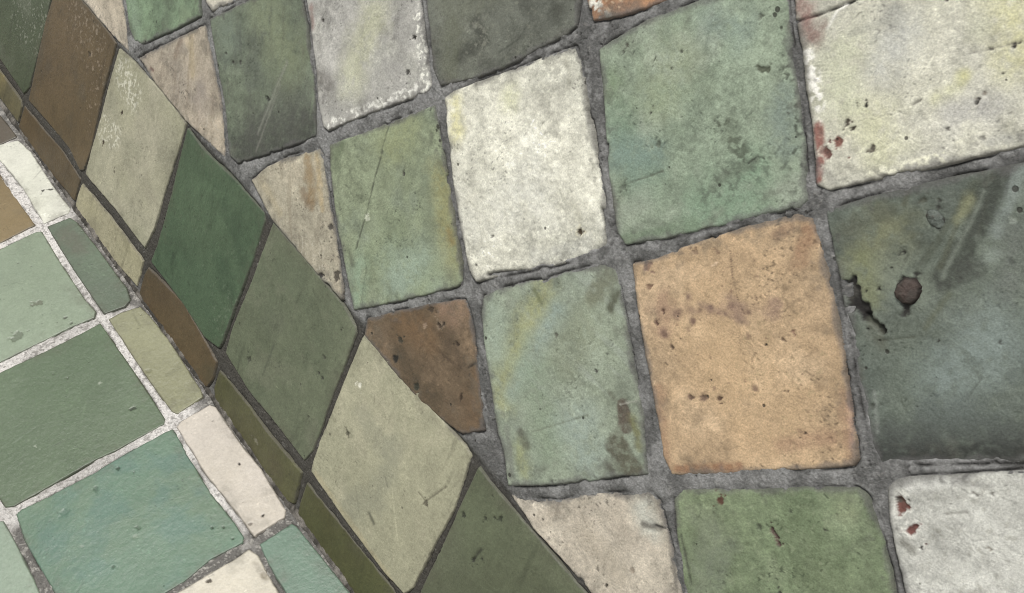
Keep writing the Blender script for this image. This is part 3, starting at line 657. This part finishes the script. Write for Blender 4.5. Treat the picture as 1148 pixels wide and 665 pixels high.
    for (fk, Q, rad, colr, stg, opt) in T_['F']:
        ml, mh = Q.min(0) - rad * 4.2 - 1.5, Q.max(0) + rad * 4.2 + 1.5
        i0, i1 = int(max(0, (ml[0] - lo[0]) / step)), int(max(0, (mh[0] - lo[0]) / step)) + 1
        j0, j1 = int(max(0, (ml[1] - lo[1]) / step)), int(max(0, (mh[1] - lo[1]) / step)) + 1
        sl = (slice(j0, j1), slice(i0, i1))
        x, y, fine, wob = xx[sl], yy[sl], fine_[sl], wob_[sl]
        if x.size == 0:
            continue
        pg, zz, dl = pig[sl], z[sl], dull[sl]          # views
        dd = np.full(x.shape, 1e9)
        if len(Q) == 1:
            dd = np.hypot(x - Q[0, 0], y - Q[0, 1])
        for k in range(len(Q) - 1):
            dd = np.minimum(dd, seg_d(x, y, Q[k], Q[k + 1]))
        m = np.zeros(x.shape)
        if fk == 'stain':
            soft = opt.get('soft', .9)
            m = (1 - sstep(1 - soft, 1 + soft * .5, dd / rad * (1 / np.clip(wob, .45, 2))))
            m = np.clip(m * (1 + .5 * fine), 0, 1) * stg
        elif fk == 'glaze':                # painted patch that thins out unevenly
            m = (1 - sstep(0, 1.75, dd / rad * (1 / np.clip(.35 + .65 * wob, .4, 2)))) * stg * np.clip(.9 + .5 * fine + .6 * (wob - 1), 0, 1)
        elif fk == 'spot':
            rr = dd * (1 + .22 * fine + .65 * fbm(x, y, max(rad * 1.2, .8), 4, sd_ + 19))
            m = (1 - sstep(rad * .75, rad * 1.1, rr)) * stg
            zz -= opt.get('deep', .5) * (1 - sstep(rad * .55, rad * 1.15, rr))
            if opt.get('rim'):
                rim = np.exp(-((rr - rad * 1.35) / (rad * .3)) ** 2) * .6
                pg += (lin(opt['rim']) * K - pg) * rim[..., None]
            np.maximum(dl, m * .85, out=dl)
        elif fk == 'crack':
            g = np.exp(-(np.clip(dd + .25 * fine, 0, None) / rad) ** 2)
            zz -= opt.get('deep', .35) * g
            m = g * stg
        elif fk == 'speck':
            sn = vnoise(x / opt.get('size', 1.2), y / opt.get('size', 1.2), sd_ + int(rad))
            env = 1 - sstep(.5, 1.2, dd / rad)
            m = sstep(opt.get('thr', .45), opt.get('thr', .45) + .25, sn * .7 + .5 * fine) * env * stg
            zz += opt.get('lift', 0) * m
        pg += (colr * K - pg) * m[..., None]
    x, y, fine, wob = xx, yy, fine_, wob_
    SAT[0] = {'F': .95, 'B': .84, 'W': .76}[kind]
    # wear and mortar residue along the edge
    eg = T_['edge']
    if kind == 'W':
        res = fbm(x, y, 10, 4, 31, .6)
        m = (1 - sstep(.2, 2.6 * eg, -d + 2.2 * res)) * .6
        pig = pig * (1 - m[..., None]) + lin((98, 96, 95)) * K * m[..., None]
        m = (1 - sstep(.0, 1.1, -d + .9 * res)) * .38
        pig = pig * (1 - m[..., None]) + lin((60, 58, 54)) * K * m[..., None]
        m = sstep(.05, .9, fbm(x, y, 9, 5, sd_ + 29, .7)) * (1 - sstep(1.0, 16, -d)) * .45
        pig = pig * (1 - m[..., None]) + lin((96, 94, 82)) * K * m[..., None]
        m = sstep(.55, .95, fbm(x, y, 4, 4, sd_ + 30)) * (1 - sstep(1.0, 12, -d)) * .5
        pig = pig * (1 - m[..., None]) + lin((82, 80, 76)) * K * m[..., None]
        dull = np.maximum(dull, (1 - sstep(.2, 3.2, -d)) * .9)
    else:
        m = (1 - sstep(.5, 11, -d)) * sstep(-.2, .9, fbm(x, y, 12, 5, sd_ + 34, .7)) * .4
        pig = pig * (1 - m[..., None]) + lin((112, 108, 92) if kind == 'F' else (80, 77, 62)) * K * m[..., None]
        if kind == 'F':
            m = sstep(.95, 1.15, vnoise(x / 1.0, y / 1.0, sd_ + 60) + .4 * fbm(x, y, 14, 3, sd_ + 61)) * .5
            pig = pig * (1 - m[..., None] * .6)
            m = sstep(.95, 1.15, vnoise(x / 1.2, y / 1.2, sd_ + 62) + .4 * fbm(x, y, 14, 3, sd_ + 63)) * .3
            pig = pig * (1 + m[..., None])
        else:
            run = sstep(.25, .9, fbm(x * 1.0, y * .16, 4, 4, sd_ + 64, .6)) * sstep(-.3, .5, fbm(x, y, 30, 2, sd_ + 65)) * .22
            pig = pig * (1 - run[..., None])
        m = (1 - sstep(.0, .9, -d + .5 * fbm(x, y, 6, 3, 33))) * .65
        pig = pig * (1 - m[..., None]) + lin((88, 84, 76)) * K * m[..., None]
        dull = np.maximum(dull, (1 - sstep(0, .8, -d)) * .8)
    keep = d < 1.5
    mat = {'F': 'floor_glaze', 'B': 'border_glaze', 'W': 'worn_glaze'}[kind]
    o = grid_object({'F': 'glazed_tile', 'B': 'border_tile', 'W': 'worn_tile'}[kind], plane, x, y, z, keep, pig, dull, mat,
                    c, bottom=(P[::-1] if False else P, -7.5))
    o['label'] = T_['label']
    o['category'] = 'tile'
    o['group'] = T_.get('group') or {'F': 'square floor tiles in pale mortar', 'B': 'smooth glazed border tiles along the foot of the wall',
                  'W': 'worn diagonal wall tiles in grey mortar'}[kind]
    T_['obj'] = o
    return o


for T_ in TILES:
    plane = 'floor' if T_['kind'] == 'F' else 'wall'
    r = {'F': .45, 'B': .3, 'W': .7}[T_['kind']]
    T_['P'] = round_corners(grow(px(plane, T_['poly']), {'F': .95, 'B': .7, 'W': 1.6}[T_['kind']]), r)
    SAT[0] = .95 if plane == 'floor' else .76
    T_['F'] = feature_list(plane, T_['feats'])


# ------------------------------------------------------------------ tiles continuing beyond the photo's edge
def inside(poly, p):
    return sdf(np.array(poly), np.array([p[0]]), np.array([p[1]]))[0] < 0


def clip_half(poly, lim):
    """keep the part of a wall polygon above t = lim"""
    out = []
    n = len(poly)
    for i in range(n):
        a, b = poly[i], poly[(i + 1) % n]
        ia, ib = a[1] >= lim, b[1] >= lim
        if ia:
            out.append(a)
        if ia != ib:
            k = (lim - a[1]) / (b[1] - a[1])
            out.append(a + (b - a) * k)
    return np.array(out)


def offscreen(plane, poly):
    q = to_px(plane, poly)
    if np.any(np.isnan(q)):
        return False
    return (q[:, 0].max() < 0 or q[:, 0].min() > PW or q[:, 1].max() < 0 or q[:, 1].min() > PH)


PALF = [(112, 135, 108), (160, 180, 155), (120, 152, 128), (222, 214, 194), (165, 165, 128), (150, 130, 90)]
NAMF = ['green', 'pale green', 'teal green', 'cream', 'pale olive', 'tan']
PALB = [(72, 85, 62), (98, 80, 58), (160, 158, 132), (66, 88, 64), (102, 110, 85), (160, 156, 125)]
NAMB = ['moss green', 'brown', 'cream', 'deep green', 'olive green', 'pale sand']
PALW = [(190, 178, 155), (130, 148, 122), (195, 155, 108), (105, 115, 108), (200, 198, 185), (128, 142, 108), (105, 84, 60)]
NAMW = ['cream', 'sage green', 'orange', 'slate green', 'off white', 'moss green', 'brown']
rng = np.random.default_rng(5)
extra = []
h1, h2 = 26.6, 99.7
traced = {'floor': [t['P'] for t in TILES if t['kind'] == 'F'], 'wall': [t['P'] for t in TILES if t['kind'] != 'F']}


def try_extra(kind, poly, where):
    plane = 'floor' if kind == 'F' else 'wall'
    poly = np.array(poly)
    if len(poly) < 3:
        return
    ar = abs(sum(poly[i][0] * poly[(i + 1) % len(poly)][1] - poly[i][1] * poly[(i + 1) % len(poly)][0] for i in range(len(poly)))) / 2
    if ar < 350:
        return
    for P in traced[plane]:
        if inside(P, poly.mean(0)) or inside(poly, P.mean(0)):
            return
        if np.any(sdf(P, poly[:, 0], poly[:, 1]) < -16) or np.any(sdf(poly, P[:, 0], P[:, 1]) < -16):
            return
    if not offscreen(plane, poly):
        return
    pal, nam = {'F': (PALF, NAMF), 'B': (PALB, NAMB), 'W': (PALW, NAMW)}[kind]
    k = int(rng.integers(len(pal)))
    c = pal[k]
    c2 = tuple(int(v * rng.uniform(.85, 1.1)) for v in c)
    word = {'F': 'floor', 'B': 'border', 'W': 'wall'}[kind]
    extra.append(dict(kind=kind, cols=[c, c2], label='%s %s tile lying beyond the edge of the view' % (nam[k], word), feats=(),
                      group='%s %s tiles beyond the edge of the view' % (nam[k], word),
                      h=float(rng.uniform(-.2, .2)), relief=1.0, tilt=(0, 0), streak=None, edge=1.0, step=2.4,
                      P=round_corners(grow(poly, .8), {'F': 1.6, 'B': 1.8, 'W': 2.6}[kind]), F=[]))


g = 2.6
for i in range(-4, 8):                     # floor grid and border grid, s runs to -x
    s0, s1 = -(i + 1) * 100 + g, -i * 100 - g
    for (t0, t1) in ((2.5, 27.7 - g), (27.7 + g, 127.7 - g), (127.7 + g, 227.7 - g), (227.7 + g, 327.7 - g)):
        try_extra('F', [(s0, t0), (s1, t0), (s1, t1), (s0, t1)], '')
    for (t0, t1) in ((2.5, h1 - g), (h1 + g, h1 + h2 - g)):
        try_extra('B', [(s0, t0), (s1, t0), (s1, t1), (s0, t1)], '')
th = -0.789513541
for i in range(-7, 10):
    for j in range(-5, 12):
        cell = []
        for (a_, b_) in ((0, 0), (1, 0), (1, 1), (0, 1)):
            qx, qy = (i + a_) * 92.66, (j + b_) * 92.66
            gx = 3.0 * (1 if a_ == 0 else -1)
            gy = 3.0 * (1 if b_ == 0 else -1)
            qx, qy = qx + gx, qy + gy
            X = 156.09 + math.cos(th) * qx - math.sin(th) * qy
            Y = -130.87 + math.sin(th) * qx + math.cos(th) * qy
            cell.append(np.array([-X, h1 + h2 - Y]))
        cell = np.array(cell)
        if cell[:, 1].max() > 620 or cell[:, 0].min() < -900 or cell[:, 0].max() > 350:
            continue
        try_extra('W', clip_half(cell, h1 + h2 + 3.5), '')

ALL = TILES + extra
for i, T_ in enumerate(ALL):
    build_tile(i, T_)


# ------------------------------------------------------------------ mortar
def axis(lo, hi, f0, f1, fine, coarse):
    a = list(np.arange(f0, f1, fine))
    v, st = f0, fine
    left = []
    while v > lo:
        st = min(st * 1.04, coarse)
        v -= st
        left.append(v)
    v, st, right = a[-1], fine, []
    while v < hi:
        st = min(st * 1.04, coarse)
        v += st
        right.append(v)
    return np.array(left[::-1] + a + right)


def build_mortar(name, plane, kinds, lo, hi, flo, fhi, mat, seed):
    ax_, ay_ = axis(lo[0], hi[0], flo[0], fhi[0], .62, 60), axis(lo[1], hi[1], flo[1], fhi[1], .62, 60)
    x, y = np.meshgrid(ax_, ay_)
    d = np.full(x.shape, 40.0)
    for T_ in ALL:
        if T_['kind'] not in kinds:
            continue
        P = T_['P']
        i0, i1 = np.searchsorted(ax_, [P[:, 0].min() - 9, P[:, 0].max() + 9])
        j0, j1 = np.searchsorted(ay_, [P[:, 1].min() - 9, P[:, 1].max() + 9])
        if i1 <= i0 or j1 <= j0:
            continue
        xs, ys = x[j0:j1, i0:i1], y[j0:j1, i0:i1]
        dd = tile_edge(plane, T_['kind'], xs, ys, sdf(P, xs, ys))
        d[j0:j1, i0:i1] = np.minimum(d[j0:j1, i0:i1], dd)
    near = np.clip(d, -4, 8)
    outer = (x < flo[0] + 1) | (x > flo[1] - 1) | (y > fhi[1] - 1)
    full, live = x.shape, (d > -5.5) | outer
    X_, Y_, D_ = x, y, d
    x, y, d, near = x[live], y[live], d[live], near[live]
    lump = fbm(x, y, 6, 4, seed, .6)
    fine = fbm(x, y, 1.7, 3, seed + 1, .7)
    if plane == 'wall':
        zone = sstep(h1 + h2 - 3, h1 + h2 + 6, y)            # worn tiles above the border band
        base = -.35 + .68 * zone
        z = base + .24 * lump + .17 * fine * (.6 + .5 * zone) + .12 * np.clip(near, 0, 3)
        groove = sstep(-.35, .35, fbm(x, y, 14, 4, seed + 3)) * np.exp(-((near - .30) / .5) ** 2)
        hl = np.abs(fbm(x, y, 13, 4, seed + 9, .6))
        groove = np.maximum(groove, (1 - sstep(.0, .035, hl)) * sstep(.1, .5, fbm(x, y, 22, 2, seed + 10)) * .7)
        z = z - 1.0 * groove * (.55 + .45 * zone)
        pk = np.exp(-((y - (h1 + h2)) / 2.2) ** 2)
        z = z - .7 * pk * sstep(-.4, .5, fbm(x, y, 25, 2, seed + 4))
        a_ = lin((138, 138, 136)) * KW
        b_ = lin((102, 102, 100)) * KW
        m = sstep(-.35, .45, fbm(x, y, 11, 5, seed + 5, .7))[..., None]
        pig = a_ * (1 - m) + b_ * m
        dk = (1 - zone)[..., None] * (.60 + .35 * sstep(4, 14, y))[..., None]
        pig = pig * (1 - dk) + lin((74, 71, 64)) * KW * dk
        # paler crumbs
        m = (sstep(.7, 1.1, fine + .3 * lump) * .35)[..., None]
        pig = pig * (1 - m) + lin((165, 162, 155)) * KW * m
        m = (groove * .75 + .35 * pk)[..., None].clip(0, 1)
        pig = pig * (1 - m) + lin((52, 50, 47)) * KW * m
        floor_edge = 1 - sstep(-2, 3, y)
        z = z + .3 * floor_edge
    else:
        z = -.05 + .22 * lump + .18 * fine
        groove = sstep(.0, .6, fbm(x, y, 14, 3, seed + 3)) * np.exp(-((near - .25) / .4) ** 2)
        z = z - .9 * groove
        dark = sstep(.05, .75, fbm(x, y, 60, 4, seed + 5, .6) + .1)
        dark = np.maximum(dark, 1 - sstep(3.0, 16, y + 5 * lump))
        for (pp, rr) in (([(188, 663), (262, 622)], 9), ([(22, 600), (50, 665)], 9), ([(290, 622), (318, 665)], 5),
                         ([(118, 350), (150, 335)], 7), ([(150, 240)], 3)):
            Q = px('floor', pp)
            q = seg_d(x, y, Q[0], Q[-1]) if len(Q) > 1 else np.hypot(x - Q[0, 0], y - Q[0, 1])
            dark = np.maximum(dark, 1 - sstep(rr * .4, rr, q))
        for (pp, rr) in (([(0, 414), (110, 362), (190, 470), (5, 577)], 11), ([(10, 180), (47, 255), (118, 357), (190, 470), (270, 590)], 8),
                         ([(0, 277), (47, 255), (78, 240)], 7)):
            Q = px('floor', pp)
            q = np.min([seg_d(x, y, Q[k], Q[k + 1]) for k in range(len(Q) - 1)], 0)
            dark = dark * (.35 + .65 * sstep(rr * .4, rr, q))
        m = dark[..., None] * .85
        pig = lin((255, 250, 244)) * KF * 1.15 * (1 - m) + lin((98, 95, 88)) * KF * m
        m = (sstep(.2, .5, fine + .4 * lump) * (.55 + .25 * dark))[..., None]
        pig = pig * (1 - m) + (lin((120, 112, 104)) * (1 - dark[..., None]) + lin((215, 210, 200)) * dark[..., None]) * KF * m
        m = (groove * .7)[..., None]
        pig = pig * (1 - m) + lin((70, 66, 60)) * KF * m
    # under the tiles the bed drops away
    z = z - 1.6 * sstep(.6, 3.0, -d)
    far = sstep(8, 30, d)
    z = z * (1 - far)
    Z_, G_ = np.zeros(full), np.zeros(full + (3,))
    Z_[live], G_[live] = z, pig
    x, y, d, z, pig = X_, Y_, D_, Z_, G_
    o = grid_object(name, plane, x, y, z, (d > -4.5) | outer, pig, np.full(x.shape, .9), mat, (0, 0))
    o['kind'] = 'structure'
    return o


build_mortar('floor', 'floor', 'F', (-40000, 0), (40000, 60000), (-372, 0), (165, 156), 'floor_mortar', 50)
build_mortar('wall', 'wall', 'BW', (-3000, 0), (2500, 1500), (-618, 0), (178, 416), 'mortar', 70)

# dirty mortar fillet in the corner where wall meets floor
def tube_strip():
    n, k = 900, 7
    s = np.linspace(-900, 400, n)
    pts, pg = [], []
    A, B, Nf, Nw = FLOOR_T, WALL_T, FLOOR_N, WALL_N
    verts, faces = [], []
    for i, sv in enumerate(s):
        w = 2.3 + .9 * float(fbm(np.array([sv]), np.array([0.0]), 11, 3, 91)[0])
        for j in range(k):
            t = j / (k - 1)
            p = A * (w * (1 - t) ** 1.6 * 1.0) + B * (w * t ** 1.6) + (FLOOR_N + WALL_N) * .35 * (1 - abs(2 * t - 1))
            wob = .3 * float(vnoise(np.array([sv / 1.6]), np.array([j * 1.7]), 93)[0])
            p = p + (FLOOR_N + WALL_N) * wob
            if j in (0, k - 1):
                p = p - (FLOOR_N if j == 0 else WALL_N) * 1.2
            verts.append((sv / 1000, p[1] / 1000, p[2] / 1000))
    for i in range(n - 1):
        for j in range(k - 1):
            a = i * k + j
            faces.append((a, a + 1, a + k + 1, a + k))
    me = bpy.data.meshes.new('corner_mortar')
    me.from_pydata(verts, [], faces)
    V = np.array(verts)
    nz = fbm(V[:, 0] * 1000, V[:, 1] * 1000 + V[:, 2] * 700, 7, 4, 95, .7)
    m = sstep(-.3, .7, nz)[:, None]
    c = lin((70, 67, 61)) * (1 - m) + lin((132, 126, 117)) * m
    at = me.attributes.new('pigment', 'FLOAT_COLOR', 'POINT')
    at.data.foreach_set('color', np.hstack([c, np.ones((len(c), 1))]).ravel().astype(np.float32))
    ad = me.attributes.new('dull', 'FLOAT', 'POINT')
    ad.data.foreach_set('value', np.full(len(c), .9, np.float32))
    me.polygons.foreach_set('use_smooth', np.ones(len(me.polygons), bool))
    me.materials.append(MAT['mortar'])
    o = bpy.data.objects.new('corner_mortar', me)
    COL.objects.link(o)
    o['kind'] = 'structure'


tube_strip()


# ------------------------------------------------------------------ pebbles baked into the slate green tile
def nodule(p, rx, ry, height, colr, rot, owner, name):
    q = px('wall', [p])[0]
    a, b, n = PL['wall']
    T_ = next(t for t in TILES if t['label'].startswith(owner))
    nx = 70
    u, v = np.meshgrid(np.linspace(-1.25, 1.25, nx), np.linspace(-1.25, 1.25, nx))
    ca, sa = math.cos(rot), math.sin(rot)
    X, Y = u * rx, v * ry
    x, y = q[0] + X * ca - Y * sa, q[1] + X * sa + Y * ca
    r = np.hypot(u, v) * (1 + .13 * fbm(x, y, 2.6, 4, int(rx * 7)))
    z = .5 + height * np.sqrt(np.clip(1 - r ** 2, 0, 1)) + .4 * fbm(x, y, 2.0, 4, 5) - 2.5 * sstep(1, 1.2, r)
    m = sstep(-.3, .6, fbm(x, y, 3, 3, 9))[..., None]
    pig = lin(colr) * KW * (1 - m) + lin((78, 72, 66)) * KW * m
    pig = pig * (1 - .6 * sstep(.8, 1.0, r))[..., None]
    o = grid_object(name, 'wall', x, y, z, r < 1.2, pig, np.full(x.shape, .6), 'clay', q, parent=None)
    o.parent = T_['obj']
    o.location = o.location - T_['obj'].location
    return o


nodule((1018, 326), 4.2, 4.6, 1.7, (80, 68, 62), .3, 'slate green', 'embedded_pebble')
nodule((1050, 245), 3.7, 2.7, 1.1, (98, 106, 98), .1, 'slate green', 'embedded_pebble')

for o in bpy.data.objects:
    if '_o' in o:
        del o['_o']
